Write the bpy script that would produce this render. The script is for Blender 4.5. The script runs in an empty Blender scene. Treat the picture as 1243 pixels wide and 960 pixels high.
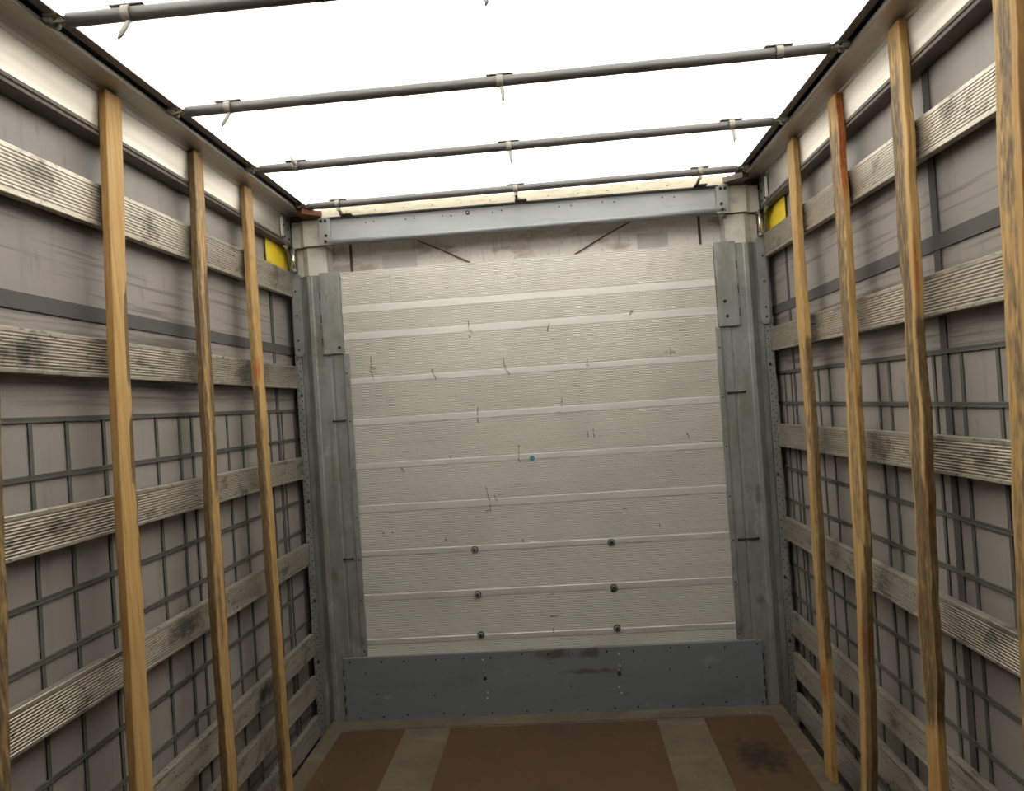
import bpy, bmesh, math, random
from mathutils import Vector, Matrix, noise

SC = bpy.context.scene
COL = SC.collection
random.seed(7)

# ------------------------------------------------------------------ camera
cam_data = bpy.data.cameras.new('camera')
cam = bpy.data.objects.new('camera', cam_data)
COL.objects.link(cam)
cam_data.sensor_fit = 'HORIZONTAL'
cam_data.sensor_width = 36.0
cam_data.lens = 36.0 * 900.0 / 1243.0
cam_data.clip_start = 0.02
right = Vector((0.99589098, 0.06248636, -0.06554855))
down = Vector((-0.06614344, 0.00749748, -0.99778196))
fwd = Vector((-0.06185632, 0.99801766, 0.01159974))
m = Matrix((right, -down, -fwd)).transposed().to_4x4()
m.translation = Vector((0.1315, -3.8036, 1.5841))
cam.matrix_world = m
SC.camera = cam

# ------------------------------------------------------------------ light: an overcast sky above the translucent roof canvas
world = bpy.data.worlds.new('overcast_sky')
SC.world = world
world.use_nodes = True
wb = world.node_tree.nodes['Background']
wb.inputs['Color'].default_value = (1.0, 0.985, 0.95, 1)
wb.inputs['Strength'].default_value = 9.0
REAR_Y = -6.2          # rear end of the load space, behind the camera
CANVAS_Y = -3.0        # roof canvas ends here; an added opaque cover behind keeps sky light out

SC.view_settings.view_transform = 'Standard'
SC.view_settings.look = 'None'
SC.view_settings.exposure = 0.0
SC.view_settings.gamma = 1.0
SC.view_settings.use_curve_mapping = False
try:
    SC.cycles.use_denoising = True
    SC.cycles.max_bounces = 12
    SC.cycles.diffuse_bounces = 8
except Exception:
    pass


# ------------------------------------------------------------------ materials
def mat(name, base, rough=0.6, metal=0.0, layers=(), bump=None, spec=0.5, spots=()):
    """layers: (scale xyz, lo, hi, colour, strength[, zrange]) noise blotches laid over the base colour"""
    M = bpy.data.materials.new(name)
    M.use_nodes = True
    nt = M.node_tree
    N, L = nt.nodes, nt.links
    bs = N['Principled BSDF']
    bs.inputs['Roughness'].default_value = rough
    bs.inputs['Metallic'].default_value = metal
    bs.inputs['Specular IOR Level'].default_value = spec
    geo = N.new('ShaderNodeNewGeometry')
    cur = None
    rgb = N.new('ShaderNodeRGB')
    rgb.outputs[0].default_value = (*base, 1)
    cur = rgb.outputs[0]
    for i, ly in enumerate(layers):
        scale, lo, hi, colr, st = ly[:5]
        mp = N.new('ShaderNodeMapping')
        mp.inputs['Scale'].default_value = scale
        mp.inputs['Location'].default_value = (i * 7.3, i * 3.1, i * 5.7)
        L.new(geo.outputs['Position'], mp.inputs['Vector'])
        nz = N.new('ShaderNodeTexNoise')
        nz.inputs['Scale'].default_value = 1.0
        nz.inputs['Detail'].default_value = 4.0
        nz.inputs['Roughness'].default_value = 0.6
        L.new(mp.outputs[0], nz.inputs['Vector'])
        mr = N.new('ShaderNodeMapRange')
        mr.inputs['From Min'].default_value = lo
        mr.inputs['From Max'].default_value = hi
        mr.inputs['To Max'].default_value = st
        L.new(nz.outputs['Fac'], mr.inputs['Value'])
        fac = mr.outputs[0]
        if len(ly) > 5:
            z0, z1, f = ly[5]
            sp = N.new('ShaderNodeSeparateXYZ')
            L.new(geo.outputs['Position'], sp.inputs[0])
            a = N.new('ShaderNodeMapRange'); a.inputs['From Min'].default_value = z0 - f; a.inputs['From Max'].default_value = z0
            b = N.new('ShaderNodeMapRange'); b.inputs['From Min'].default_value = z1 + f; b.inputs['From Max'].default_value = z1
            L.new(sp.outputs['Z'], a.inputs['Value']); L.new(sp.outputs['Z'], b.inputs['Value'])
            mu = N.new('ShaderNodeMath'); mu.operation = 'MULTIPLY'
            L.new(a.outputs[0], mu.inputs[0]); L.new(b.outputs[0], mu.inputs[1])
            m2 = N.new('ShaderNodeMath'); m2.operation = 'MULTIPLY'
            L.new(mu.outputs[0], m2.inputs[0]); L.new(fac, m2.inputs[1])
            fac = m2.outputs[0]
        mx = N.new('ShaderNodeMix')
        mx.data_type = 'RGBA'
        L.new(fac, mx.inputs['Factor'])
        L.new(cur, mx.inputs['A'])
        mx.inputs['B'].default_value = (*colr, 1)
        cur = mx.outputs['Result']
    for i, (cen, rad, colr, st) in enumerate(spots):
        # a stain of its own shape: centre, radii, colour, strength
        sb = N.new('ShaderNodeVectorMath'); sb.operation = 'SUBTRACT'; sb.inputs[1].default_value = cen
        L.new(geo.outputs['Position'], sb.inputs[0])
        dv = N.new('ShaderNodeVectorMath'); dv.operation = 'DIVIDE'; dv.inputs[1].default_value = rad
        L.new(sb.outputs[0], dv.inputs[0])
        ln = N.new('ShaderNodeVectorMath'); ln.operation = 'LENGTH'; L.new(dv.outputs[0], ln.inputs[0])
        nz = N.new('ShaderNodeTexNoise'); nz.inputs['Scale'].default_value = 22; nz.inputs['Detail'].default_value = 5
        L.new(geo.outputs['Position'], nz.inputs['Vector'])
        ad = N.new('ShaderNodeMath'); ad.operation = 'MULTIPLY_ADD'; ad.inputs[1].default_value = 2.4; ad.inputs[2].default_value = -1.2
        L.new(nz.outputs['Fac'], ad.inputs[0])
        a2 = N.new('ShaderNodeMath'); a2.operation = 'ADD'; L.new(ad.outputs[0], a2.inputs[0]); L.new(ln.outputs['Value'], a2.inputs[1])
        mr = N.new('ShaderNodeMapRange'); mr.inputs['From Min'].default_value = 1.1; mr.inputs['From Max'].default_value = .3
        mr.inputs['To Max'].default_value = st
        L.new(a2.outputs[0], mr.inputs['Value'])
        mx = N.new('ShaderNodeMix'); mx.data_type = 'RGBA'
        L.new(mr.outputs[0], mx.inputs['Factor']); L.new(cur, mx.inputs['A']); mx.inputs['B'].default_value = (*colr, 1)
        cur = mx.outputs['Result']
    L.new(cur, bs.inputs['Base Color'])
    if bump:
        scale, st, dist = bump
        mp = N.new('ShaderNodeMapping'); mp.inputs['Scale'].default_value = scale
        L.new(geo.outputs['Position'], mp.inputs['Vector'])
        nz = N.new('ShaderNodeTexNoise'); nz.inputs['Scale'].default_value = 1.0; nz.inputs['Detail'].default_value = 5
        L.new(mp.outputs[0], nz.inputs['Vector'])
        bp = N.new('ShaderNodeBump'); bp.inputs['Strength'].default_value = st; bp.inputs['Distance'].default_value = dist
        L.new(nz.outputs['Fac'], bp.inputs['Height'])
        L.new(bp.outputs[0], bs.inputs['Normal'])
    return M


def wood_mat():
    """fresh pine with grain; the 'wane' colour attribute (R bark, G resin/knot, B grey weathering) says where bark is left"""
    M = bpy.data.materials.new('pine')
    M.use_nodes = True
    nt = M.node_tree; N, L = nt.nodes, nt.links
    bs = N['Principled BSDF']; bs.inputs['Roughness'].default_value = 0.65
    bs.inputs['Specular IOR Level'].default_value = 0.25
    geo = N.new('ShaderNodeNewGeometry')
    oi = N.new('ShaderNodeObjectInfo')
    ad = N.new('ShaderNodeVectorMath'); ad.operation = 'ADD'
    mu = N.new('ShaderNodeMath'); mu.operation = 'MULTIPLY'; mu.inputs[1].default_value = 9.0
    L.new(oi.outputs['Random'], mu.inputs[0])
    L.new(geo.outputs['Position'], ad.inputs[0]); L.new(mu.outputs[0], ad.inputs[1])

    def nz(scale, detail=4):
        mp = N.new('ShaderNodeMapping'); mp.inputs['Scale'].default_value = scale
        L.new(ad.outputs[0], mp.inputs['Vector'])
        n = N.new('ShaderNodeTexNoise'); n.inputs['Scale'].default_value = 1; n.inputs['Detail'].default_value = detail
        L.new(mp.outputs[0], n.inputs['Vector'])
        return n.outputs['Fac']

    def mix(fac, a, b):
        mx = N.new('ShaderNodeMix'); mx.data_type = 'RGBA'
        if isinstance(fac, float): mx.inputs['Factor'].default_value = fac
        else: L.new(fac, mx.inputs['Factor'])
        for k, v in (('A', a), ('B', b)):
            if isinstance(v, tuple): mx.inputs[k].default_value = (*v, 1)
            else: L.new(v, mx.inputs[k])
        return mx.outputs['Result']

    def rng(v, lo, hi, st=1.0):
        r = N.new('ShaderNodeMapRange'); r.inputs['From Min'].default_value = lo; r.inputs['From Max'].default_value = hi
        r.inputs['To Max'].default_value = st
        L.new(v, r.inputs['Value']); return r.outputs[0]

    def math_(op, a, b):
        r = N.new('ShaderNodeMath'); r.operation = op; r.use_clamp = True
        for i, v in enumerate((a, b)):
            if isinstance(v, (int, float)): r.inputs[i].default_value = v
            else: L.new(v, r.inputs[i])
        return r.outputs[0]

    grain = nz((90, 90, 3.0)); broad = nz((14, 14, 1.4)); fine = nz((160, 160, 30), 6)
    c = mix(rng(grain, .42, .7), (0.385, 0.245, 0.093), (0.30, 0.165, 0.048))
    c = mix(rng(broad, .55, .75, .5), c, (0.30, 0.155, 0.045))
    at = N.new('ShaderNodeAttribute'); at.attribute_name = 'wane'
    sp = N.new('ShaderNodeSeparateColor'); L.new(at.outputs['Color'], sp.inputs[0])
    # weathering mottles
    mott = nz((75, 75, 16), 8)
    f = math_('MULTIPLY', sp.outputs['Blue'], rng(mott, .40, .58))
    c = mix(f, c, (0.165, 0.115, 0.058))
    # resin / knots
    c = mix(sp.outputs['Green'], c, mix(rng(fine, .4, .65), (0.34, 0.11, 0.028), (0.20, 0.06, 0.018)))
    # bark
    t = math_('ADD', sp.outputs['Red'], rng(mott, .3, .7, .75))
    f = rng(math_('SUBTRACT', t, .42), 0, .75)
    gate = math_('MULTIPLY', f, rng(sp.outputs['Red'], .05, .35))
    pale = mix(rng(fine, .38, .62), (0.060, 0.042, 0.024), (0.19, 0.13, 0.065))
    dark = mix(rng(fine, .42, .72), (0.026, 0.018, 0.011), (0.12, 0.08, 0.042))
    c = mix(gate, c, mix(rng(sp.outputs['Red'], .42, .8), pale, dark))
    L.new(c, bs.inputs['Base Color'])
    bp = N.new('ShaderNodeBump'); bp.inputs['Strength'].default_value = .5; bp.inputs['Distance'].default_value = .003
    L.new(mott, bp.inputs['Height']); L.new(bp.outputs[0], bs.inputs['Normal'])
    return M


def canvas_mat():
    M = bpy.data.materials.new('roof_canvas')
    M.use_nodes = True
    nt = M.node_tree; N, L = nt.nodes, nt.links
    N.remove(N['Principled BSDF'])
    out = N['Material Output']
    tr = N.new('ShaderNodeBsdfTranslucent'); df = N.new('ShaderNodeBsdfDiffuse')
    tr.inputs['Color'].default_value = (0.80, 0.79, 0.75, 1)
    df.inputs['Color'].default_value = (0.75, 0.75, 0.73, 1)
    mx = N.new('ShaderNodeMixShader'); mx.inputs[0].default_value = 0.4
    L.new(tr.outputs[0], mx.inputs[1]); L.new(df.outputs[0], mx.inputs[2]); L.new(mx.outputs[0], out.inputs['Surface'])
    return M


M_PINE = wood_mat()
M_CANVAS = canvas_mat()
M_BOARD = mat('grey_board', (0.40, 0.36, 0.295), .37, .65, [
    ((3, 2.2, 40), .45, .7, (0.24, 0.215, 0.17), .7),
    ((9, 7, 16), .56, .70, (0.09, 0.08, 0.065), .8),
    ((60, 38, 110), .60, .68, (0.04, 0.034, 0.026), .85),
    ((9, 10, 300), .55, .7, (0.44, 0.40, 0.33), .5)], bump=((20, 20, 160), .25, .002),
    spots=[((-1.22, -1.98, 1.80), (.1, .10, .05), (.045, .04, .035), .85), ((-1.22, -1.35, 2.27), (.1, .05, .05), (.07, .06, .05), .7), ((-1.22, -1.30, .88), (.1, .11, .04), (.035, .032, .03), .8), ((-1.22, -.62, .40), (.1, .12, .045), (.04, .036, .03), .8),
           ((-1.22, -1.9, 2.29), (.1, .10, .05), (.07, .06, .045), .7), ((-1.22, -.22, 2.30), (.1, .07, .05), (.10, .085, .065), .6), ((1.22, -1.75, 2.30), (.1, .05, .05), (.06, .05, .04), .7), ((1.22, -1.8, 1.36), (.1, .06, .04), (.05, .045, .035), .7),
           ((-1.22, -.45, 1.82), (.1, .10, .05), (.09, .08, .065), .6), ((1.22, -1.78, .89), (.1, .07, .04), (.05, .045, .035), .6), ((1.22, -1.2, 1.34), (.1, .08, .04), (.06, .05, .04), .6), ((-1.22, -1.88, 1.34), (.1, .10, .04), (.07, .06, .045), .6)])
M_CURTAIN = mat('curtain_pvc', (0.225, 0.198, 0.180), .55, 0, [
    ((2, 1.2, 1.5), .4, .75, (0.18, 0.160, 0.147), .8),
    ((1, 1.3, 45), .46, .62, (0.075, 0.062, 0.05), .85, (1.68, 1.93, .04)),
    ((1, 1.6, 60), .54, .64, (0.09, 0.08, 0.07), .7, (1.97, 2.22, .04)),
    ((6, 14, 4), .62, .72, (0.12, 0.105, 0.095), .6), ((1.5, 20, 1.5), .56, .7, (.15, .135, .12), .45)], bump=((4, 6, 2), .3, .01))
M_WEB = mat('webbing', (0.075, 0.073, 0.060), .8, 0, [((20, 20, 20), .4, .7, (0.055, 0.052, 0.043), .7)])
M_WEBDARK = mat('webbing_dark', (0.060, 0.052, 0.050), .8)
M_GALV = mat('galvanised_steel', (0.225, 0.232, 0.215), .5, .35, [
    ((14, 14, 10), .45, .65, (0.165, 0.172, 0.160), .7),
    ((5, 5, 1.5), .55, .7, (0.29, 0.30, 0.28), .6),
    ((26, 26, 8), .62, .72, (0.10, 0.10, 0.085), .7),
    ((9, 9, 4), .60, .66, (0.34, 0.35, 0.32), .5),
    ((8, 8, 2), .52, .66, (0.15, 0.14, 0.10), .55)],
    spots=[((-1.17, 0, .16), (.018, .2, .045), (.42, .42, .36), .9), ((-1.09, 0, 1.95), (.03, .2, .2), (.13, .11, .07), .6), ((1.09, 0, 2.2), (.04, .2, .1), (.33, .33, .29), .5), ((1.10, 0, 1.05), (.015, .2, .05), (.09, .085, .06), .7), ((1.08, 0, .52), (.02, .2, .03), (.08, .08, .07), .7), ((-1.09, 0, .75), (.02, .2, .05), (.10, .09, .05), .6), ((-1.06, 0, 1.35), (.012, .2, .2), (.12, .10, .06), .6)])
M_GALVLIGHT = mat('galvanised_light', (0.25, 0.262, 0.258), .5, .3, [
    ((6, 6, 6), .45, .7, (0.21, 0.222, 0.22), .6),
    ((2.5, 2.5, 20), .55, .7, (0.17, 0.185, 0.185), .5)])
M_KICK = mat('kick_plate_paint', (0.152, 0.167, 0.176), .5, .2, [
    ((2, 2, 7), .5, .68, (0.12, 0.135, 0.14), .8),
    ((7, 7, 22), .62, .74, (0.10, 0.085, 0.065), .8),
    ((9, 9, 9), .64, .75, (0.24, 0.27, 0.29), .7)],
    spots=[((.02, 0, .30), (.12, 1, .03), (.08, .06, .045), .9), ((.20, 0, .30), (.07, 1, .03), (.05, .05, .05), .8), ((.22, 0, .21), (.16, 1, .015), (.05, .05, .05), .7), ((-.98, 0, .14), (.06, 1, .03), (.2, .23, .25), .5), ((.80, 0, .24), (.05, 1, .03), (.22, .25, .27), .6), ((-.85, 0, .12), (.03, 1, .02), (.25, .27, .29), .6)])
M_ALU = mat('ribbed_aluminium', (0.72, 0.69, 0.65), .46, .42, [
    ((1.6, 1.6, 2.2), .45, .7, (0.62, 0.595, 0.56), .6),
    ((1.2, 1.2, 90), .5, .75, (0.54, 0.52, 0.49), .4)])
M_ALUBAND = mat('smooth_aluminium', (0.52, 0.50, 0.47), .5, .42, [
    ((2, 2, 30), .45, .7, (0.47, 0.45, 0.425), .5)])
M_SCRATCH = mat('scuff', (0.20, 0.155, 0.115), .8, 0, [((90, 90, 90), .42, .58, (.38, .34, .29), .9)])
M_RAIL = mat('rail_aluminium', (0.52, 0.48, 0.42), .42, .8, [
    ((2, .8, 25), .45, .7, (0.36, 0.33, 0.28), .8),
    ((10, 9, 16), .66, .76, (0.25, 0.22, 0.18), .5)])
M_RAILDARK = mat('rail_dark', (0.10, 0.085, 0.07), .5, .3, [((9, 3, 9), .5, .7, (0.05, 0.04, 0.035), .7)])
M_BLACK = mat('black_rubber', (0.012, 0.012, 0.013), .5)
M_BOW = mat('bow_steel', (0.105, 0.10, 0.095), .45, .5, [((6, 20, 20), .5, .72, (0.07, 0.064, 0.058), .7)])
M_CLIP = mat('clip_steel', (0.22, 0.20, 0.17), .55, .3, [((40, 40, 40), .5, .7, (0.12, 0.10, 0.08), .7)])
M_TAB = mat('clear_plastic_tab', (0.30, 0.29, 0.26), .5)
M_FRONT = mat('front_canvas', (0.74, 0.69, 0.65), .7, 0, [
    ((3, 3, 4), .5, .68, (0.58, 0.53, 0.49), .8),
    ((4, 4, 9), .54, .64, (0.40, 0.34, 0.28), .8), ((45, 45, 60), .58, .68, (.45, .40, .35), .6),
    ((30, 30, 3), .58, .70, (0.25, 0.22, 0.20), .5)], bump=((5, 5, 8), .5, .02))
M_CREAM = mat('cream_paint', (0.56, 0.53, 0.45), .6, 0, [((9, 9, 9), .55, .72, (0.32, 0.28, 0.22), .7)])
M_WHITE = mat('pale_panel', (0.50, 0.48, 0.44), .6, 0, [((12, 12, 8), .52, .70, (0.30, 0.27, 0.23), .7)])
M_YELLOW = mat('yellow_plastic', (0.62, 0.45, 0.02), .5, 0, [((14, 14, 14), .6, .72, (0.30, 0.21, 0.03), .7)])
M_RUST = mat('rusty_steel', (0.16, 0.065, 0.03), .85, 0, [((30, 30, 30), .45, .65, (0.07, 0.035, 0.02), .8)])
M_CHROME = mat('bright_steel', (0.62, 0.62, 0.58), .25, .9)
M_TEAL = mat('teal_paint', (0.02, 0.16, 0.19), .5)
M_ROPE = mat('dark_cord', (0.10, 0.065, 0.045), .8)
M_HOLE = mat('hole_dark', (0.012, 0.012, 0.012), .9)
M_DENT = mat('bare_metal_nick', (0.55, 0.56, 0.56), .3, .8)
M_FLOORGREY = mat('worn_grey_floor', (0.088, 0.070, 0.045), .75, 0, [
    ((5, 5, 5), .45, .68, (0.060, 0.047, 0.031), .8),
    ((3, 14, 3), .56, .7, (0.12, 0.10, 0.072), .6),
    ((60, 60, 60), .70, .75, (0.4, 0.37, 0.3), .6)], spec=.2)
M_PLY = mat('brown_film_plywood', (0.056, 0.031, 0.014), .75, 0, [
    ((2.2, 2.2, 2), .45, .68, (0.040, 0.025, 0.015), .9),
    ((20, 5, 5), .58, .72, (0.075, 0.035, 0.022), .5),
    ((70, 70, 70), .735, .76, (0.45, 0.36, 0.26), .7)], spec=.2,
    spots=[((.90, -.55, 0), (.12, .16, 1), (.012, .009, .007), .9), ((-.10, -.45, 0), (.10, .05, 1), (.075, .03, .02), .5)])
M_UNSEEN = mat('unseen_grey', (0.12, 0.11, 0.10), .8)  # rear wall and the added light-blocking roof cover, both out of view


# ------------------------------------------------------------------ mesh helpers
class MB:
    def __init__(self):
        self.bm = bmesh.new()

    def box(self, x0, x1, y0, y1, z0, z1, mi=0, bev=0.0):
        b = self.bm
        vs = [b.verts.new((x, y, z)) for x in (x0, x1) for y in (y0, y1) for z in (z0, z1)]
        fs = []
        for idx in ((0, 1, 3, 2), (4, 6, 7, 5), (0, 4, 5, 1), (2, 3, 7, 6), (0, 2, 6, 4), (1, 5, 7, 3)):
            f = b.faces.new([vs[i] for i in idx]); f.material_index = mi; fs.append(f)
        if bev > 0:
            es = list({e for f in fs for e in f.edges})
            bmesh.ops.bevel(b, geom=es, offset=bev, segments=2, affect='EDGES', profile=.5)
        return self

    def prism(self, pts, axis, a, b_, mi=0, mis=None):
        """closed 2-D outline extruded along an axis; outline coordinates are the two other axes in xyz order"""
        b = self.bm
        def P(p, t):
            if axis == 'x': return (t, p[0], p[1])
            if axis == 'y': return (p[0], t, p[1])
            return (p[0], p[1], t)
        A = [b.verts.new(P(p, a)) for p in pts]
        B = [b.verts.new(P(p, b_)) for p in pts]
        n = len(pts)
        for i in range(n):
            f = b.faces.new((A[i], A[(i + 1) % n], B[(i + 1) % n], B[i]))
            f.material_index = mis[i] if mis else mi
        f = b.faces.new(A[::-1]); f.material_index = mi
        f = b.faces.new(B); f.material_index = mi
        return self

    def tube(self, pts, r, seg=12, mi=0, cap=True):
        b = self.bm
        pts = [Vector(p) for p in pts]
        rings = []
        up = Vector((0, 0, 1))
        for i, p in enumerate(pts):
            d = (pts[min(i + 1, len(pts) - 1)] - pts[max(i - 1, 0)]).normalized()
            u = d.cross(up)
            if u.length < .05: u = d.cross(Vector((1, 0, 0)))
            u.normalize(); w = d.cross(u)
            rr = r[i] if isinstance(r, (list, tuple)) else r
            rings.append([b.verts.new(p + (u * math.cos(2 * math.pi * k / seg) + w * math.sin(2 * math.pi * k / seg)) * rr) for k in range(seg)])
        for i in range(len(rings) - 1):
            for k in range(seg):
                f = b.faces.new((rings[i][k], rings[i][(k + 1) % seg], rings[i + 1][(k + 1) % seg], rings[i + 1][k]))
                f.smooth = True; f.material_index = mi
        if cap:
            f = b.faces.new(rings[0][::-1]); f.material_index = mi
            f = b.faces.new(rings[-1]); f.material_index = mi
        return self

    def disc(self, c, r, axis='y', h=.002, seg=14, mi=0, r2=None):
        d = {'x': Vector((1, 0, 0)), 'y': Vector((0, 1, 0)), 'z': Vector((0, 0, 1))}[axis]
        c = Vector(c)
        return self.tube([c - d * h / 2, c + d * h / 2], [r, r2 if r2 else r], seg, mi)

    def build(self, name, mats, parent=None, base=None):
        bmesh.ops.recalc_face_normals(self.bm, faces=self.bm.faces[:])
        me = bpy.data.meshes.new(name)
        if base is None and parent is None:
            xs = [v.co.copy() for v in self.bm.verts]
            mn = Vector([min(v[i] for v in xs) for i in range(3)]); mx_ = Vector([max(v[i] for v in xs) for i in range(3)])
            base = Vector(((mn.x + mx_.x) / 2, (mn.y + mx_.y) / 2, mn.z))
        if parent is not None:
            base = parent.get('_b') and Vector(parent['_b']) or Vector((0, 0, 0))
            base = WORLD[parent.name]
        base = Vector(base)
        for v in self.bm.verts: v.co -= base
        self.bm.to_mesh(me); self.bm.free()
        for mm in (mats if isinstance(mats, (list, tuple)) else [mats]): me.materials.append(mm)
        o = bpy.data.objects.new(name, me)
        COL.objects.link(o)
        if parent is not None:
            o.parent = parent
            WORLD[o.name] = base
        else:
            o.location = base
            WORLD[o.name] = base
        return o


WORLD = {}


def empty(name, loc):
    o = bpy.data.objects.new(name, None)
    COL.objects.link(o)
    o.location = loc
    o.empty_display_size = .05
    WORLD[o.name] = Vector(loc)
    return o


def tag(o, label=None, cat=None, group=None, kind=None):
    if label: o['label'] = label
    if cat: o['category'] = cat
    if group: o['group'] = group
    if kind: o['kind'] = kind
    return o


# ================================================================== STRUCTURE
FX = 1.146
# floor
fl = MB().box(-FX, FX, REAR_Y, 0.06, -0.235, 0.0, bev=.004).build('floor', M_FLOORGREY)
tag(fl, kind='structure')
for nm, (x0, x1) in (('a', (-1.06, -.735)), ('b', (-.507, .507)), ('c', (.733, 1.06))):
    MB().box(x0, x1, REAR_Y + .02, -.135 if nm != 'b' else -.14, -.01, .0012).build('plywood_panel', M_PLY, fl)
# raised timber threshold in front of the kick plate
MB().box(-1.04, 1.04, -.125, -.004, -.005, .004, bev=.001).build('threshold_strip', M_FLOORGREY, fl)

# curtains (left and right sides), slightly wavy sheets
def curtain(s, name):
    mb = MB(); b = mb.bm
    ny, nz_ = 90, 40
    y0, y1, z0, z1 = REAR_Y, .13, -.22, 2.68
    for side in (0, 1):
        g = []
        for i in range(ny + 1):
            r = []
            for k in range(nz_ + 1):
                y = y0 + (y1 - y0) * i / ny; z = z0 + (z1 - z0) * k / nz_
                w = noise.noise(Vector((y * 1.1, z * .6, 3.3 * s))) * .0016
                r.append(b.verts.new((s * (1.272 + w + side * .003), y, z)))
            g.append(r)
        for i in range(ny):
            for k in range(nz_):
                f = b.faces.new((g[i][k], g[i + 1][k], g[i + 1][k + 1], g[i][k + 1])); f.smooth = True
        if side == 0: g0 = g
    for a, c in ((0, None),):
        for i in range(ny):
            b.faces.new((g0[i][0], g0[i + 1][0], g[i + 1][0], g[i][0]))
            b.faces.new((g0[i][-1], g0[i + 1][-1], g[i + 1][-1], g[i][-1]))
        for k in range(nz_):
            b.faces.new((g0[0][k], g0[0][k + 1], g[0][k + 1], g[0][k]))
            b.faces.new((g0[-1][k], g0[-1][k + 1], g[-1][k + 1], g[-1][k]))
    o = mb.build(name, M_CURTAIN)
    tag(o, kind='structure')
    return o


CX = 1.266
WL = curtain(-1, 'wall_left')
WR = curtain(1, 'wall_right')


def strap_h(par, s, z, w=.0145, m_=None, y1=.11):
    mb = MB()
    x0, x1 = sorted((s * CX, s * (CX + .0045)))
    mb.box(x0, x1, REAR_Y + .01, y1, z - w / 2, z + w / 2)
    if w < .03:
        x0, x1 = sorted((s * (CX - .0015), s * CX))
        mb.box(x0, x1, REAR_Y + .01, y1, z + w * .18, z + w / 2)
        mb.box(x0, x1, REAR_Y + .01, y1, z - w / 2, z - w * .18)
    return mb.build('webbing_strap', m_ or M_WEB, par)


def strap_v(par, s, y, w=.0145, z0=-.12, z1=1.63, m_=None):
    x0, x1 = sorted((s * (CX + .001), s * (CX + .0045)))
    return MB().box(x0, x1, y - w / 2, y + w / 2, z0, z1).build('webbing_strap', m_ or M_WEB, par)


for z in (1.626, 1.472, 1.145, .988, .672, .510, .19, .04): strap_h(WL, -1, z)
strap_h(WL, -1, 1.942, .046, M_WEBDARK)
for y in (-2.25, -2.09, -1.922, -1.774, -1.602, -1.303, -1.147, -1.055, -.753, -.607, -.29, -.131, .044): strap_v(WL, -1, y)
strap_v(WL, -1, -.178, .032, z1=2.66, m_=M_WEBDARK)
for z in (1.655, 1.500, 1.170, 1.009, .680, .518, .20, .05): strap_h(WR, 1, z)
strap_h(WR, 1, 1.976, .046, M_WEBDARK)
for y in (-2.1, -1.97, -1.816, -1.641, -1.486, -1.180, -1.089, -.923, -.617, -.49, -.11, -.01): strap_v(WR, 1, y, z1=1.66)
strap_v(WR, 1, -1.556, .036, z1=2.66, m_=M_WEBDARK)
strap_v(WR, 1, -.164, .026, z1=2.66, m_=M_WEBDARK)

# front canvas wall behind the bulkhead
wf = MB().box(-1.285, 1.285, .125, .131, -.25, 2.70).build('wall_front', M_FRONT)
tag(wf, kind='structure')
# stitched dark seams and repair patches on it
for x in (-.93, .925):
    MB().box(x - .007, x + .007, .1225, .125, 2.2, 2.55).build('seam', M_ROPE, wf)
MB().box(-.76, -.575, .1225, .125, 2.28, 2.425).build('repair_patch', mat('patch_pale', (.50, .47, .455), .7, 0, [((8, 8, 8), .5, .7, (.40, .37, .35), .6)]), wf)
MB().box(.60, .76, .1225, .125, 2.28, 2.435).build('repair_patch', bpy.data.materials['patch_pale'], wf)
mb = MB()
mb.tube([(-.56, .118, 2.49), (-.42, .112, 2.42), (-.24, .116, 2.325)], .004, 8)
mb.build('cord', M_ROPE, wf)
mb = MB()
mb.tube([(.58, .118, 2.505), (.42, .112, 2.43), (.22, .116, 2.325)], .004, 8)
mb.build('cord', M_ROPE, wf)

# rear doors end, behind the camera
o = MB().box(-1.285, 1.285, REAR_Y - .03, REAR_Y, -.25, 2.75).build('wall_rear', M_UNSEEN); tag(o, kind='structure')
# chassis side rails closing the slot under the curtains
for s, nm in ((-1, 'trim_1'), (1, 'trim_2')):
    x0, x1 = sorted((s * 1.1465, s * 1.285))
    o = MB().box(x0, x1, REAR_Y, .13, -.235, -.15).build(nm, M_RAILDARK); tag(o, kind='structure')

# roof canvas, sagging a little between the bows
BOWS = [-1.965, -1.372, -.742, -.138]
ALLB = [-5.5, -4.9, -4.3, -3.75, -3.15, -2.56] + BOWS
mb = MB(); b = mb.bm
nx, ny = 24, 110
g = []
for i in range(nx + 1):
    r = []
    x = -1.088 + 2.176 * i / nx
    for k in range(ny + 1):
        y = CANVAS_Y + (.14 - CANVAS_Y) * k / ny
        d = min(abs(y - yb) for yb in ALLB)
        z = 2.6645 + .036 * min(1, (1.088 - abs(x)) / .20) ** .6 - .010 * min(1, d / .3) * math.cos(x / 1.1 * 1.45) + .004 * noise.noise(Vector((x * 5, y * 3, 0))) * math.cos(x / 1.1 * 1.5)
        r.append(b.verts.new((x, y, z)))
    g.append(r)
for i in range(nx):
    for k in range(ny):
        f = b.faces.new((g[i][k], g[i + 1][k], g[i + 1][k + 1], g[i][k + 1])); f.smooth = True
ce = mb.build('ceiling', M_CANVAS); tag(ce, kind='structure')
# opaque cover added out of view behind the camera to darken the lower interior
o = MB().box(-1.285, 1.285, REAR_Y, CANVAS_Y, 2.70, 2.73).build('ceiling', M_UNSEEN); tag(o, kind='structure')
o['label'] = 'added light-blocking roof cover behind the camera'


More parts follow.
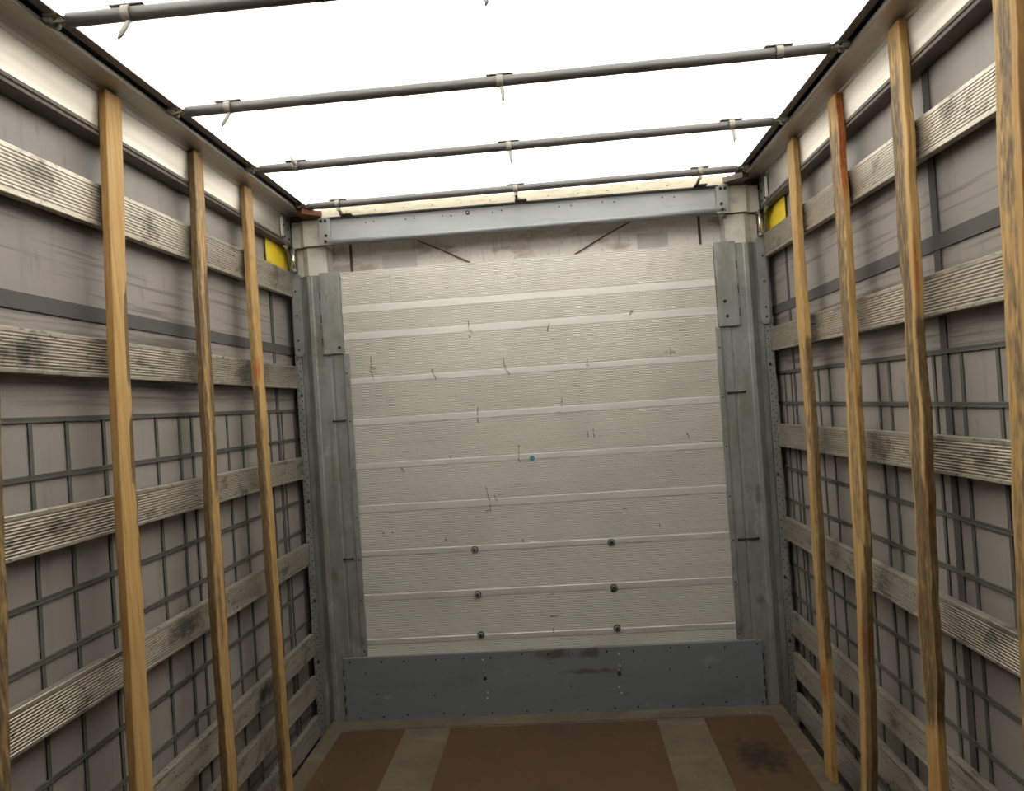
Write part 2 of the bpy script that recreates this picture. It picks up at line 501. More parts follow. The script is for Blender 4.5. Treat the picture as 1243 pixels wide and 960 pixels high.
# ================================================================== ROOF RAILS
def rail(s, label):
    r = empty('roof_rail', (s * 1.22, -3.0, 2.485))
    y0, y1 = REAR_Y, .02
    def pr(pts, name, m_, ya=y0, yb=y1):
        return MB().prism([(s * x, z) for x, z in pts], 'y', ya, yb).build(name, m_, r)
    # face and inward ledge
    pr([(1.222, 2.512), (1.219, 2.516), (1.219, 2.622), (1.224, 2.627), (1.219, 2.632),
        (1.217, 2.640), (1.205, 2.646), (1.165, 2.6475), (1.135, 2.642), (1.129, 2.644), (1.129, 2.657), (1.20, 2.664), (1.27, 2.664), (1.27, 2.672), (1.285, 2.672), (1.285, 2.512)], 'face_ledge', M_RAIL)
    # dark sealing lip
    pr([(1.226, 2.484), (1.218, 2.488), (1.216, 2.496), (1.222, 2.499), (1.216, 2.503), (1.218, 2.511), (1.285, 2.511), (1.285, 2.484)], 'sealing_lip', M_RAILDARK)
    # black runner channel with ribs
    pr([(1.131, 2.658), (1.131, 2.667), (1.127, 2.667), (1.127, 2.672), (1.110, 2.676), (1.106, 2.672), (1.106, 2.69), (1.21, 2.69), (1.21, 2.666)], 'runner_channel', M_BLACK, REAR_Y, .12)
    # outer brown strip that carries the canvas edge
    pr([(1.109, 2.6575), (1.084, 2.6590), (1.0835, 2.6615), (1.109, 2.695), (1.30, 2.712), (1.30, 2.701), (1.111, 2.690), (1.107, 2.668)], 'canvas_edge_strip', M_RAILDARK, REAR_Y, .12)
    # end bracket with rivets
    e = MB()
    x0, x1 = sorted((s * 1.2155, s * 1.219))
    e.box(x0, x1, -.10, .015, 2.500, 2.640)
    for (yy, zz) in ((-.08, 2.52), (-.08, 2.58), (-.02, 2.52), (-.02, 2.57), (-.02, 2.62)):
        e.disc((s * 1.2145, yy, zz), .006, 'x', .004, mi=1)
    e.box(*sorted((s * 1.206, s * 1.2155)), -.132, -.112, 2.512, 2.612, mi=2, bev=.002)
    e.build('end_bracket', [M_GALV, M_HOLE, M_CREAM], r)
    tag(r, label, 'roof rail', 'aluminium roof rails along both sides')
    return r


rail(-1, 'left aluminium roof rail with black roller channel, above the left grey boards')
rail(1, 'right aluminium roof rail with black roller channel, above the right grey boards')


# ================================================================== END BULKHEAD
# ribbed aluminium panel
bands = [(.385, .415), (.611, .646), (.842, .872), (1.069, 1.108), (1.296, 1.326), (1.524, 1.559), (1.740, 1.771), (1.971, 2.010), (2.113, 2.152)]
prof = []; mis = []
def add(y, z, mi):
    prof.append((y, z)); mis.append(mi)
z = .322
pitch = .0088
edges = [(b0, b1) for b0, b1 in bands] + [(2.328, None)]
for b0, b1 in edges:
    n = max(1, round((b0 - z) / pitch)); p = (b0 - z) / n
    for k in range(n):
        zz = z + k * p
        add(.0, zz, 0); add(.0064, zz + p * .32, 0); add(.0064, zz + p * .58, 0); add(.0, zz + p * .80, 0)
    if b1 is None: break
    add(.0, b0, 0); add(-.0012, b0 + .003, 1)
    add(-.0012, b1 - .004, 0); add(.003, b1 - .001, 0)
    z = b1
add(.0, 2.328, 0); add(.03, 2.328, 0); add(.03, .322, 0)
panel = MB()
panel.prism(prof, 'x', -.962, .961, 0, mis)
# scuffs and scratches: thin dark marks of their own shape
marks = [(-.305, 2.03, -.302, 1.975), (-.302, 1.98, -.285, 1.965), (-.305, 1.95, -.300, 1.935), (-.825, 1.88, -.828, 1.80), (-.84, 1.82, -.80, 1.815), (-.826, 1.80, -.82, 1.755),
         (-.51, 1.79, -.50, 1.755), (-.50, 1.755, -.49, 1.735), (-.135, 1.83, -.13, 1.77), (-.13, 1.77, -.11, 1.74), (-.11, 1.745, -.115, 1.73), (.105, 1.97, .095, 1.945), (.115, 1.985, .105, 1.965),
         (.535, 2.02, .52, 1.995), (.71, 1.82, .715, 1.78), (.685, 1.80, .70, 1.795), (.72, 1.80, .735, 1.79), (.29, 1.79, .295, 1.745), (.28, 1.76, .305, 1.755),
         (-.285, 1.58, -.29, 1.50), (-.285, 1.51, -.28, 1.50), (.15, 1.60, .145, 1.555), (.12, 1.53, .145, 1.525), (-.085, 1.37, -.09, 1.30), (-.09, 1.30, -.085, 1.285),
         (.30, 1.43, .30, 1.385), (.27, 1.42, .27, 1.39), (-.27, 1.17, -.255, 1.10), (-.255, 1.10, -.25, 1.04), (-.28, 1.045, -.25, 1.05), (-.23, 1.12, -.215, 1.09),
         (-.77, .97, -.765, .955), (-.82, .965, -.815, .955), (-.50, .915, -.485, .905), (-.10, .89, -.095, .875), (.42, 1.02, .44, 1.015), (.77, 1.38, .775, 1.355),
         (.02, .49, .06, .49), (.02, .395, .05, .393), (.03, .43, .03, .405), (-.70, 1.29, -.69, 1.27), (.60, .93, .605, .91), (.0, .60, .04, .602), (-.45, 1.335, -.44, 1.33)]
for (x0, z0, x1, z1) in marks:
    L_ = math.hypot(x1 - x0, z1 - z0); n_ = max(2, int(L_ / .008))
    pts = []
    for k in range(n_ + 1):
        t = k / n_
        pts.append((x0 + (x1 - x0) * t + random.uniform(-.003, .003), z0 + (z1 - z0) * t + random.uniform(-.001, .001)))
    for (a, c), (d, e) in zip(pts, pts[1:]):
        w = random.uniform(.0012, .0028)
        panel.box(min(a, d) - w / 2, max(a, d) + w / 2, -.0032, .002, min(c, e) - w / 2, max(c, e) + w / 2, mi=2)
# a scribed rectangle at the upper left
panel.box(-.700, -.698, -.0008, .002, 2.12, 2.30, mi=3)
panel.box(-.78, -.70, -.0008, .002, 2.285, 2.287, mi=3)
pn = panel.build('bulkhead_panel', [M_ALU, M_ALUBAND, M_SCRATCH, mat('faint_scribe', (.42, .40, .37), .5, .5)])
tag(pn, 'large ribbed aluminium panel filling the end wall of the load space', 'panel')
for (x, z) in ((-.348, .850), (-.347, .621), (-.344, .413), (.352, .850), (.349, .620), (.352, .415)):
    bb = MB()
    bb.disc((x, -.006, z), .017, 'y', .008, 20, 0, .019)
    bb.tube([(x, -.0105, z), (x, -.014, z)], [.0135, .0115], 18, 1)
    bb.tube([(x, -.0135, z), (x, -.020, z)], [.008, .0065], 6, 2)
    bb.build('bolt', [mat('bolt_dark', (.10, .10, .095), .4, .7) if 'bolt_dark' not in bpy.data.materials else bpy.data.materials['bolt_dark'], M_GALV, M_HOLE], pn)
bb = MB()
bb.disc((-.022, -.005, 1.301), .013, 'y', .006, 20)
tl = bb.build('plug', M_TEAL, pn); tl['label'] = 'teal round plug'
# side flanges
for s, x0, x1 in ((-1, -.966, -.938), (1, .944, .970)):
    f = MB().box(x0, x1, -.014, -.0065, .33, 1.902, bev=.002)
    for z in (.36, .62, .83, 1.05, 1.30, 1.55, 1.80):
        f.disc(((x0 + x1) / 2, -.015, z), .004, 'y', .003, mi=1)
    f.build('edge_flange', [M_GALV, M_HOLE], pn)

# kick plate
kp = MB()
kp.box(-1.066, 1.066, -.022, -.008, .002, .328, bev=.002)
for i in range(15):
    for z in (.305, .022):
        x = -1.02 + i * 2.04 / 14 + random.uniform(-.03, .03)
        kp.disc((x, -.023, z + random.uniform(-.006, .006)), .0045, 'y', .004, 10, 1)
for x in (-.335, .345):
    for z in (.292, .232, .212, .186, .125, .095):
        kp.disc((x + random.uniform(-.006, .01), -.023, z), .004, 'y', .003, 10, 2)
    kp.disc((x, -.024, .195), .009, 'y', .003, 12, 1)
for x in (-.90, -.95, .80, .93, -.60, .1, .6):
    kp.disc((x, -.023, random.uniform(.1, .26)), .004, 'y', .003, 10, 1)
for z0 in (.04, .10, .16, .23):
    for s in (-1, 1):
        kp.box(s * 1.066 - .003, s * 1.066 + .003, -.0235, -.02, z0, z0 + .035, mi=1)
o = kp.build('kick_plate', [M_KICK, M_HOLE, M_DENT])
tag(o, 'blue-grey painted steel kick plate with rivets along the foot of the aluminium panel', 'kick plate')


# corner posts
def post(s, label, bz, holes):
    r = empty('corner_post', (s * 1.10, 0, -.19))
    S = lambda pts: [(s * x, y) for x, y in pts]
    # main folded body: face, shallow groove, chamfer
    MB().prism(S([(.9635, .03), (.9635, -.005), (1.02, -.005), (1.024, -.002), (1.034, -.002), (1.038, -.006), (1.108, -.006), (1.113, -.010), (1.132, -.010), (1.140, -.004),
                  (1.168, .018), (1.196, .026), (1.200, .12), (1.10, .12)]), 'z', -.19, 2.322).build('post_body', M_GALV, r)
    # perforated flange
    fl_ = MB()
    x0, x1 = sorted((s * 1.200, s * 1.236))
    fl_.box(x0, x1, .028, .034, -.19, 2.30)
    z = -.05
    while z < 2.25:
        fl_.disc((s * 1.212, .027, z), .0035, 'y', .002, 8, 1)
        fl_.disc((s * 1.227, .027, z + .02), .0035, 'y', .002, 8, 1)
        z += .04
    for z in (.30, .62, 1.14, 1.70):
        fl_.disc((s * 1.214, .0265, z), .008, 'y', .002, 10, 1)
    fl_.build('perforated_flange', [M_GALV, M_HOLE], r)
    # upper side plate with rounded foot
    sp_ = MB()
    sp_.prism([(s * x, z) for x, z in ((1.178, 2.33), (1.178, 1.93), (1.184, 1.915), (1.196, 1.905), (1.212, 1.905), (1.222, 1.915), (1.226, 1.93), (1.226, 2.33), (1.212, 2.345), (1.192, 2.345))], 'y', .012, .018)
    for z in (1.94, 1.99, 2.12, 2.25): sp_.disc((s * 1.208, .011, z), .005, 'y', .003, 10, 1)
    sp_.build('side_plate', [M_GALV, M_HOLE], r)
    # upper bracket plate
    bp_ = MB()
    zz = 1.905
    bp_.prism([(s * x, z) for x, z in ((.962, 2.330), (.962, zz), (1.055, zz), (1.063, zz + .004), (1.067, zz + .012), (1.067, 2.330))], 'y', -.020, -.010)
    for hx, hz in holes: bp_.disc((s * hx, -.021, hz), .0085, 'y', .003, 14, 1)
    for z in (2.22, 2.10, 1.98): bp_.box(*sorted((s * 1.066, s * 1.070)), -.021, -.012, z - .03, z + .01, mi=1)
    bp_.build('bracket_plate', [M_GALV, M_HOLE], r)
    # recessed tie bars
    for (xa, xb, z) in bz:
        t = MB()
        t.tube([(s * xa, -.011, z), (s * xb, -.011, z)], .0035, 8)
        t.disc((s * xa, -.011, z), .006, 'y', .006, 8); t.disc((s * xb, -.011, z), .006, 'y', .006, 8)
        t.build('tie_bar', M_HOLE, r)
    # cap above the post: pale panel and cream box
    c = MB()
    c.prism([(s * x, y) for x, y in ((1.030, .012), (1.130, .012), (1.165, .040), (1.20, .050), (1.20, .12), (1.030, .12))], 'z', 2.323, 2.472)
    c.build('pale_cover', M_WHITE, r)
    c = MB()
    c.prism([(s * x, y) for x, y in ((1.030, -.008), (1.140, -.008), (1.165, .015), (1.21, .02), (1.21, .12), (1.030, .12))], 'z', 2.477, 2.612)
    c.prism([(s * x, z) for x, z in ((1.06, 2.552), (1.105, 2.552), (1.108, 2.535), (1.09, 2.515), (1.06, 2.528))], 'y', -.0105, -.008, mi=1)
    c.build('cream_corner_box', [M_CREAM, M_WHITE], r)
    # dark closing block above the cream box, under the canvas edge
    MB().box(*sorted((s * 1.045, s * 1.128)), .10, .121, 2.613, 2.655).build('closing_block', M_RAILDARK, r)
    MB().box(*sorted((s * 1.129, s * 1.27)), .024, .121, 2.613, 2.664).build('closing_block', M_RAILDARK, r)
    tag(r, label, 'corner post', 'galvanised corner posts of the end wall')
    return r


post(-1, 'galvanised steel corner post left of the ribbed aluminium panel', [(1.04, .965 + .015, 1.556), (1.03, .985, .838)], [(1.0 - .018, 1.935)])
post(1, 'galvanised steel corner post right of the ribbed aluminium panel', [(.985, 1.07, 1.57), (.99, 1.085, .832)], [(1.006, 1.955), (.998, 2.03)])

# header beam
hb = empty('header_beam', (0, -.04, 2.466))
mb = MB()
mb.prism([(-.035, 2.492), (-.030, 2.600), (-.042, 2.604), (-.042, 2.609), (.02, 2.612), (.03, 2.50), (.03, 2.478), (-.03, 2.478)], 'x', -1.012, 1.018, 0)
rnd = random.Random(3)
for x in [-.80, -.757, -.59, -.545, -.40, -.355, -.14, -.095, .20, .26, .42, .48, .72, .78]:
    mb.disc((x, -.0335, 2.572 + rnd.uniform(-.004, .004)), .0035, 'y', .004, 8, 1)
mb.disc((-.268, -.0335, 2.578), .0105, 'y', .006, 16, 1)
mb.disc((-.268, -.0375, 2.578), .005, 'y', .004, 10, 2)
mb.build('beam_body', [M_GALVLIGHT, M_HOLE, M_GALVLIGHT], hb)
MB().tube([(-1.02, -.036, 2.480), (1.03, -.036, 2.484)], .0125, 14).build('bottom_tube', M_GALVLIGHT, hb)
MB().box(-1.0, 1.0, -.046, -.036, 2.6015, 2.6105, bev=.001).build('top_gasket', M_BLACK, hb)
for s in (-1, 1):
    e = MB()
    x0, x1 = sorted((s * .985, s * 1.045))
    e.box(x0, x1, -.046, -.036, 2.468, 2.612, bev=.002)
    for (xx, zz) in ((1.008, 2.592), (1.008, 2.515), (1.03, 2.592), (1.012, 2.485)):
        e.disc((s * xx, -.048, zz), .008, 'y', .007, 6, 1)
    e.build('end_plate', [M_GALV, M_HOLE], hb)
tag(hb, 'light galvanised header beam spanning the end wall just below the canvas', 'beam')
# cream canvas edge on top of the header beam
ces = MB()
ces.prism([(-.030, 2.6125), (-.010, 2.668), (-.004, 2.668), (.10, 2.69), (.10, 2.6125)], 'x', -1.04, 1.04)
for i in range(13):
    ces.disc((-.90 + i * .15, -.021, 2.632), .004, 'y', .004, 8, 1)
o = ces.build('cream_edge_strip', [mat('cream_edge', (.36, .325, .25), .7, 0, [((14, 14, 40), .5, .7, (.24, .20, .13), .7)]), M_HOLE])
tag(o, 'narrow cream riveted strip on top of the header beam under the canvas', 'strip')
# rusty corner pieces
for s, lb in ((-1, 'rusty bracket in the upper left corner where roof rail meets header beam'), (1, 'dark rusty bracket in the upper right corner above the header beam')):
    mb = MB()
    mb.prism([(s * x, y) for x, y in ((1.135, -.11), (1.10, -.13), (1.02, -.055), (1.047, -.02), (1.047, .095), (1.127, .095), (1.127, -.05))], 'z', 2.616, 2.642)
    mb.disc((s * 1.04, -.05, 2.642), .012, 'z', .006, 6)
    o = mb.build('corner_bracket', M_RUST if s < 0 else M_RAILDARK)
    tag(o, lb, 'bracket')

# yellow flaps behind the boards near the top corners, with tensioner tube and strap
for s in (-1, 1):
    mb = MB()
    pts = [(-.23, 2.60), (-.226, 2.345), (.095, 2.340), (.09, 2.42), (.075, 2.46), (.045, 2.495), (.0, 2.535), (-.03, 2.60)]
    mb.prism(pts, 'x', *sorted((s * 1.258, s * 1.262)))
    o = mb.build('yellow_flap', M_YELLOW)
    tag(o, 'yellow plastic flap behind the topmost board in the upper %s corner' % ('left' if s < 0 else 'right'), 'flap', 'yellow flaps in the upper corners')
    mb = MB()
    mb.tube([(s * 1.203, -.004, 2.346), (s * 1.203, -.004, 2.478)], .010, 14)
    mb.tube([(s * 1.203, -.004, 2.346), (s * 1.203, -.004, 2.362)], .013, 14, 1)
    o = mb.build('tensioner_tube', [M_CHROME, M_GALV])
    tag(o, 'short bright steel tube standing on top of the %s corner post' % ('left' if s < 0 else 'right'), 'tube', 'bright tubes on the corner posts')
    mb = MB()
    mb.tube([(s * 1.235, -.04, 2.475), (s * 1.225, -.06, 2.492), (s * 1.23, -.02, 2.478), (s * 1.235, .02, 2.44), (s * 1.24, .03, 2.40), (s * 1.245, .035, 2.365)], [.008, .010, .010, .009, .008, .006], 8)
    mb.tube([(s * 1.228, -.07, 2.478), (s * 1.222, -.03, 2.462), (s * 1.228, .0, 2.455)], .006, 8)
    o = mb.build('hanging_strap', M_CLIP)
    tag(o, 'dark rubber strap hanging beside the yellow flap in the upper %s corner' % ('left' if s < 0 else 'right'), 'strap')


# ================================================================== ROOF BOWS
def bow(y, yl, yr, clips, label):
    r = empty('roof_bow', (0, y, 2.632))
    Y = lambda x: y + (yl - y) * max(0, -x) / 1.08 + (yr - y) * max(0, x) / 1.08
    MB().tube([(-1.065, Y(-1.065), 2.65), (-.5, Y(-.5), 2.652), (0, y, 2.652), (.5, Y(.5), 2.652), (1.065, Y(1.065), 2.65)], .0178, 18).build('tube', M_BOW, r)
    for s in (-1, 1):
        e = MB(); ye = Y(s * 1.07)
        e.tube([(s * 1.06, ye, 2.658), (s * 1.085, ye, 2.660), (s * 1.115, ye, 2.652)], [.009, .010, .007], 10, 1)
        e.tube([(s * 1.112, ye - .020, 2.653), (s * 1.112, ye - .008, 2.653)], .0115, 14, 0)
        e.tube([(s * 1.112, ye + .012, 2.651), (s * 1.112, ye + .026, 2.651)], .0105, 14, 0)
        e.box(*sorted((s * 1.075, s * 1.118)), ye - .03, ye + .032, 2.655, 2.6565, 0, bev=.0006)
        e.build('roller_carriage', [M_CLIP, M_CHROME], r)
    for (x, kind) in clips:
        yy = Y(x)
        c = MB()
        c.tube([(x - .011, yy, 2.652), (x + .011, yy, 2.652)], .0205, 18)
        c.box(x - .045, x + .045, yy - .010, yy + .010, 2.671, 2.675, 0, bev=.001)
        if kind == 'leg':
            c.box(x - .007, x + .007, yy - .006, yy + .006, 2.617, 2.64, 0)
            c.tube([(x, yy, 2.630), (x, -.06, 2.6165)], .008, 8)
            c.box(x - .012, x + .05, -.075, -.035, 2.6115, 2.6165, 0, bev=.001)
        o = c.build('clip', M_CLIP, r)
        if kind in ('down', 'left', 'up'):
            t = MB()
            if kind == 'down': t.tube([(x + .004, yy, 2.635), (x + .007, yy - .004, 2.612), (x + .007, yy - .006, 2.588), (x + .004, yy - .006, 2.578)], [.007, .008, .006, .002], 8)
            if kind == 'left': t.tube([(x + .004, yy, 2.636), (x - .006, yy - .004, 2.616), (x - .020, yy - .006, 2.594), (x - .026, yy - .006, 2.585)], [.006, .007, .006, .002], 8)
            if kind == 'up': t.tube([(x + .004, yy - .018, 2.648), (x - .006, yy - .022, 2.672), (x - .014, yy - .022, 2.690)], [.007, .007, .004], 8)
            t.build('tab', M_TAB if kind != 'up' else M_CLIP, o)
    tag(r, label, 'roof bow', 'grey steel roof bows under the canvas')
    return r


bow(-1.965, -1.968, -1.95, [(-.907, 'left'), (.012, 'down'), (.9, 'down')], 'nearest grey steel roof bow, crossing the top left edge of the picture')
bow(-1.368, -1.358, -1.392, [(-.918, 'left'), (.009, 'down'), (.909, 'plain')], 'second nearest grey steel roof bow, meeting the right rail above the tallest right battens')
bow(-.742, -.728, -.768, [(-.912, 'up'), (-.004, 'down'), (.902, 'down')], 'third grey steel roof bow, with one clip tab sticking up near its left end')
bow(-.135, -.125, -.160, [(-.914, 'leg'), (-.011, 'leg'), (.891, 'leg')], 'farthest grey steel roof bow, standing on three short legs on the header beam')


# ================================================================== SIDE BOARDS
def board(s, ztop, h, dz0, label, side):
    """grooved board; dz0 lifts the near end by that much per metre"""
    zb = ztop - h
    n = 11
    pts = []
    X0, X1 = 1.2200, 1.2450
    ribs0, ribs1 = zb + h * .09, zb + h * .91
    p = (ribs1 - ribs0) / n
    front = [(X0, zb + .002)]
    for k in range(n):
        z = ribs0 + k * p
        front += [(X0, z), (X0 + .0016, z + p * .2), (X0 + .0016, z + p * .5), (X0, z + p * .8)]
    front += [(X0, ribs1), (X0, zb + h - .002), (X0 + .002, zb + h), (X1, zb + h), (X1, zb), (X0 + .002, zb)]
    mb = MB()
    mb.prism([(s * x, z) for x, z in front], 'y', REAR_Y + .05, .008)
    for v in mb.bm.verts:
        v.co.z += dz0 * -v.co.y
        v.co.z += .004 * noise.noise(Vector((v.co.y * .6, ztop * 9, s * 4)))
    # subdivide lengthwise for a slight sag
    o = mb.build('side_board', M_BOARD)
    tag(o, label, 'side board', 'grey grooved boards on the %s side' % side)
    return o


ordn = ['topmost', 'second from top', 'third from top', 'fourth from top', 'third lowest', 'second lowest', 'lowest']
Lz = [(2.352, .133, -.009), (1.854, .117, .003), (1.380, .112, .006), (.925, .111, .001), (.456, .112, .004), (.238, .106, .012), (.030, .108, 0)]
Rz = [(2.362, .118, -.018), (1.884, .120, -.004), (1.396, .112, .010), (.929, .110, .004), (.458, .112, 0), (.250, .118, 0), (.046, .118, 0)]
for k in range(7):
    board(-1, *Lz[k], 'grey grooved wooden board on the left side, %s of seven' % ordn[k], 'left')
for k in range(7):
    board(1, *Rz[k], 'grey grooved wooden board on the right side, %s of seven' % ordn[k], 'right')


# ================================================================== BATTENS
def batten(s, edge, w, zt, zb, wane, seed, label, rough=.002, th=.026, topcut=0.0):
    """edge: (z, y) of the inner far edge; wane: list of (chan, face, s0, s1, z0, z1, value[, chamfer])
    faces: F inner wide face (s 0 near .. 1 far), N face towards the camera (s 0 outer .. 1 inner), B far face, O outer face"""
    rr = random.Random(seed)
    edge = sorted(edge)
    def ye(z):
        if z <= edge[0][0]: a, c = edge[0], edge[1]
        elif z >= edge[-1][0]: a, c = edge[-2], edge[-1]
        else:
            for a, c in zip(edge, edge[1:]):
                if a[0] <= z <= c[0]: break
        return a[1] + (c[1] - a[1]) * (z - a[0]) / (c[0] - a[0])
    mb = MB(); bm = mb.bm
    lay = bm.verts.layers.float_color.new('wane')
    n = 130
    K = 6
    prev = None; rings = []
    for i in range(n + 1):
        z = zb + (zt - zb) * i / n
        xi = 1.195 - .085 * (1 - z / 2.64)
        yf = ye(z); yn = yf - w
        # outline wobble
        def nn(o_, f=3.0): return noise.noise(Vector((seed * 3.7 + o_, z * f, o_ * 1.3)))
        wf_ = nn(1) * rough * 2.6 + nn(2, 9) * rough * 1.8; wn_ = nn(3) * rough * 2.6 + nn(4, 9) * rough * 1.8
        ring = []
        sides = [('F', (xi, yn + wn_), (xi, yf + wf_)), ('B', (xi, yf + wf_), (xi + th, yf + wf_)), ('O', (xi + th, yf + wf_), (xi + th, yn + wn_)), ('N', (xi + th, yn + wn_), (xi, yn + wn_))]
        for nm, a, c in sides:
            for k in range(K):
                t = k / K
                x = a[0] + (c[0] - a[0]) * t; y = a[1] + (c[1] - a[1]) * t
                colv = [0, 0, 0]
                ch = 0
                for wv in wane:
                    chn, fc, s0, s1, z0, z1, val = wv[:7]
                    tt = t
                    if fc != nm:
                        # corner vertex shared with the previous side's end
                        if k == 0 and ((fc, nm) in (('F', 'B'), ('B', 'O'), ('O', 'N'), ('N', 'F'))): tt = 1.0
                        else: continue
                    if not (s0 - .09 <= tt <= s1 + .09): continue
                    zz = z + .02 * nn(9, 14) + .015 * nn(10, 40)
                    fz = min(1, max(0, (zz - z0) / .05)) * min(1, max(0, (z1 - zz) / .05))
                    v = val * fz
                    j = 'RGB'.index(chn)
                    colv[j] = max(colv[j], v)
                    if len(wv) > 7: ch = max(ch, wv[7] * fz)
                if ch > 0:
                    cx, cy = xi + th / 2, (yf + yn) / 2
                    x += (cx - x) / (th / 2) * ch * .6; y += (1 if cy > y else -1) * ch
                if k == 0: # soften corners
                    x += (.0012 if x < xi + th / 2 else -.0012); y += (.0012 if y < (yf + yn) / 2 else -.0012)
                v_ = bm.verts.new((s * x, y + noise.noise(Vector((seed, z * 30, k * 2.1 + ord(nm)))) * rough * .25, z + (topcut * (t if nm == 'F' else 0) if i == n else 0)))
                v_[lay] = (*colv, 1)
                ring.append(v_)
        rings.append(ring)
    m_ = len(rings[0])
    for i in range(n):
        for k in range(m_):
            bm.faces.new((rings[i][k], rings[i][(k + 1) % m_], rings[i + 1][(k + 1) % m_], rings[i + 1][k]))
    bm.faces.new(rings[0][::-1]); bm.faces.new(rings[-1])
    o = mb.build('batten', M_PINE)
    tag(o, label, 'batten', 'rough pine battens leaning on the %s boards' % ('left' if s < 0 else 'right'))
    return o


def E_(pts): return [(z, y) for y, z in pts]
# left side, from near to far
batten(-1, E_([(-2.09, 2.64), (-2.155, 1.663), (-2.182, 1.266), (-2.216, 0.796), (-2.25, 0)]), .08, 2.635, .002,
       [('R', 'F', 0, 1, 0, 2.7, .6), ('B', 'F', 0, 1, 0, 2.7, 1), ('R', 'N', 0, 1, 0, 2.7, .8)], 1,
       'bark-mottled pine batten cut off by the left edge of the picture', .003)
batten(-1, E_([(-1.522, 2.666), (-1.575, 2.151), (-1.613, 1.686), (-1.638, 1.337), (-1.665, 0.899), (-1.688, 0.52), (-1.70, 0)]), .082, 2.636, .002,
       [('R', 'F', .84, 1, 1.70, 2.03, .9, .006), ('R', 'F', .76, 1, 1.40, 1.64, 1, .010), ('R', 'F', .9, 1, 1.26, 1.34, .6, .004), ('R', 'B', 0, 1, 1.1, 2.05, .9),
        ('G', 'F', .0, .15, 1.655, 1.70, .8), ('G', 'F', .15, .8, 1.075, 1.10, .55), ('G', 'F', .1, .3, 1.10, 1.13, .5), ('G', 'F', .3, .7, 2.06, 2.12, .25), ('G', 'N', .0, 1, 0, 2.7, .16)], 2,
       'clean pale pine batten, widest full one on the left, dark bark on its far edge', .0012)
batten(-1, E_([(-0.975, 2.645), (-1.032, 2.105), (-1.09, 1.442), (-1.134, 0.927), (-1.162, 0.334), (-1.17, 0)]), .08, 2.636, .002,
       [('R', 'N', 0, 1, .0, 2.7, .9), ('R', 'F', 0, .18, 1.8, 2.25, .9, .006), ('R', 'F', 0, .16, 1.05, 1.75, .75, .005), ('R', 'F', .75, 1, 1.3, 2.2, .7, .004), ('B', 'F', 0, 1, 1.5, 2.7, .8),
        ('B', 'F', 0, 1, 0, 1.5, .35), ('R', 'F', .3, .8, 1.95, 2.05, .6), ('R', 'F', .35, .5, .75, 1.15, .5), ('R', 'B', 0, 1, 0, 2.3, .9)], 3,
       'rough pine batten with dark bark edges, middle of the three full battens on the left', .0028)
batten(-1, E_([(-0.514, 2.633), (-0.56, 1.991), (-0.604, 1.256), (-0.639, 0.686), (-0.672, 0.024)]), .08, 2.636, .002,
       [('R', 'N', 0, 1, .0, 1.75, .95), ('B', 'N', 0, 1, 1.7, 2.7, .6), ('R', 'F', 0, .2, .1, 1.1, .8, .006), ('R', 'F', 0, .12, 1.1, 1.6, .7, .004), ('B', 'F', 0, 1, 1.9, 2.7, .45), ('B', 'F', 0, .6, 0, 1.6, .45),
        ('G', 'F', 0, .3, 1.74, 1.86, 1, -.006), ('G', 'N', .4, 1, 1.74, 1.86, .8), ('G', 'F', .0, .6, .60, .67, .9), ('G', 'F', .0, .3, .94, 1.0, .9)], 4,
       'slim pine batten nearest the end wall on the left, orange knot at its edge', .0022)
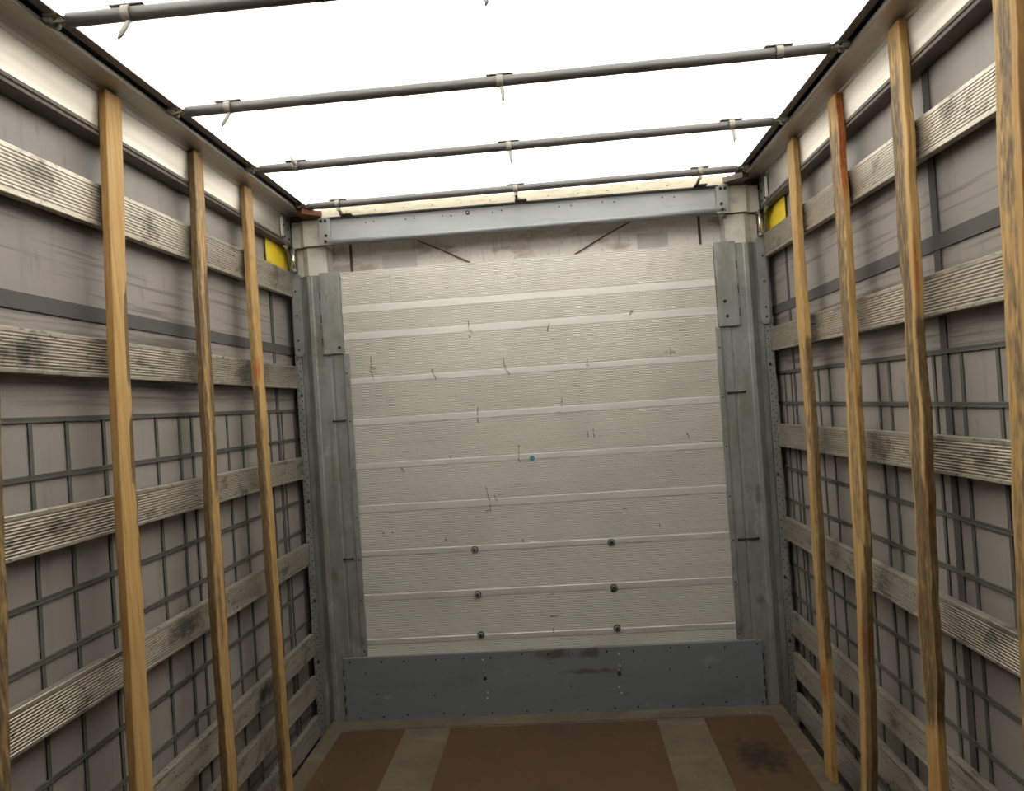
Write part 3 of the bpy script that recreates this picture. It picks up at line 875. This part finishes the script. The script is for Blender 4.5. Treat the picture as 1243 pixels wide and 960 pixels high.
# right side, from far to near
batten(1, E_([(-0.516, 2.624), (-0.556, 2.0), (-0.617, 1.401), (-0.661, 0.79), (-0.705, 0.032)]), .085, 2.636, .002,
       [('B', 'F', 0, 1, .45, 2.7, .45), ('R', 'F', .0, .35, .6, 1.75, .55, .005), ('R', 'N', 0, 1, .45, 1.8, .85), ('G', 'F', .1, .9, .30, .46, .95), ('G', 'F', .0, .4, 2.1, 2.3, .4), ('G', 'F', .0, .5, .52, .60, .6), ('R', 'F', .4, .6, 1.3, 1.5, .5)], 5,
       'knotty pine batten nearest the end wall on the right, its foot visible on the floor', .0048)
batten(1, E_([(-0.995, 2.637), (-1.044, 2.076), (-1.079, 1.477), (-1.097, 0.893), (-1.086, 0.16), (-1.08, 0)]), .085, 2.622, .002,
       [('G', 'N', 0, 1, 2.22, 2.7, 1), ('B', 'F', 0, 1, 1.6, 2.6, 1), ('R', 'F', .1, 1, 1.6, 2.55, .6), ('R', 'F', .2, .6, 1.0, 1.75, .5), ('R', 'N', 0, 1, .0, 1.05, .9), ('R', 'N', 0, .6, 1.0, 1.6, .5),
        ('R', 'F', 0, .25, 0, .95, .8, .006), ('G', 'F', .0, .45, .61, .77, 1, -.006), ('G', 'N', .3, 1, .60, .78, 1), ('G', 'F', .2, .6, 1.72, 1.80, .8), ('G', 'F', .1, .5, .28, .36, .6)], 6,
       'pine batten with a red-stained top end, second from the end wall on the right', .0045)
batten(1, E_([(-1.489, 2.637), (-1.515, 2.226), (-1.532, 1.729), (-1.554, 1.242), (-1.553, 0.856), (-1.569, 0.431), (-1.57, 0)]), .085, 2.634, .002,
       [('R', 'F', .40, .98, .56, 2.50, .72), ('B', 'F', .35, 1, .56, 2.62, 1), ('R', 'F', 0, .12, .56, 1.3, .7, .006), ('R', 'F', .85, 1, .56, 1.9, .75, .007), ('G', 'N', .4, 1, 1.05, 1.35, .6), ('G', 'N', .5, 1, 1.8, 2.0, .6),
        ('R', 'N', 0, 1, .56, 1.8, .75), ('G', 'F', .85, 1, .86, .97, 1, -.009), ('G', 'B', 0, 1, .86, .97, 1, -.009), ('G', 'N', .5, 1, 1.18, 1.34, .9), ('G', 'F', .1, .6, .3, .52, .3)], 7,
       'bark-covered pine batten with a clean cut foot, third from the end wall on the right', .0055)
batten(1, E_([(-2.031, 2.443), (-2.03, 2.195), (-2.032, 1.833), (-2.035, 1.416), (-2.034, 0.926), (-2.03, 0), (-2.031, 2.64)]), .085, 2.636, .002,
       [('B', 'F', .3, .85, 0, 2.7, 1), ('R', 'F', .35, .7, 1.9, 2.65, .5), ('R', 'F', .35, .55, 1.2, 1.8, .4), ('G', 'N', 0, 1, 0, 2.7, .22), ('B', 'N', 0, 1, 0, 2.7, .4), ('R', 'F', .8, 1, .3, 1.2, .4)], 8,
       'thick pine batten cut off by the right edge of the picture', .0022)
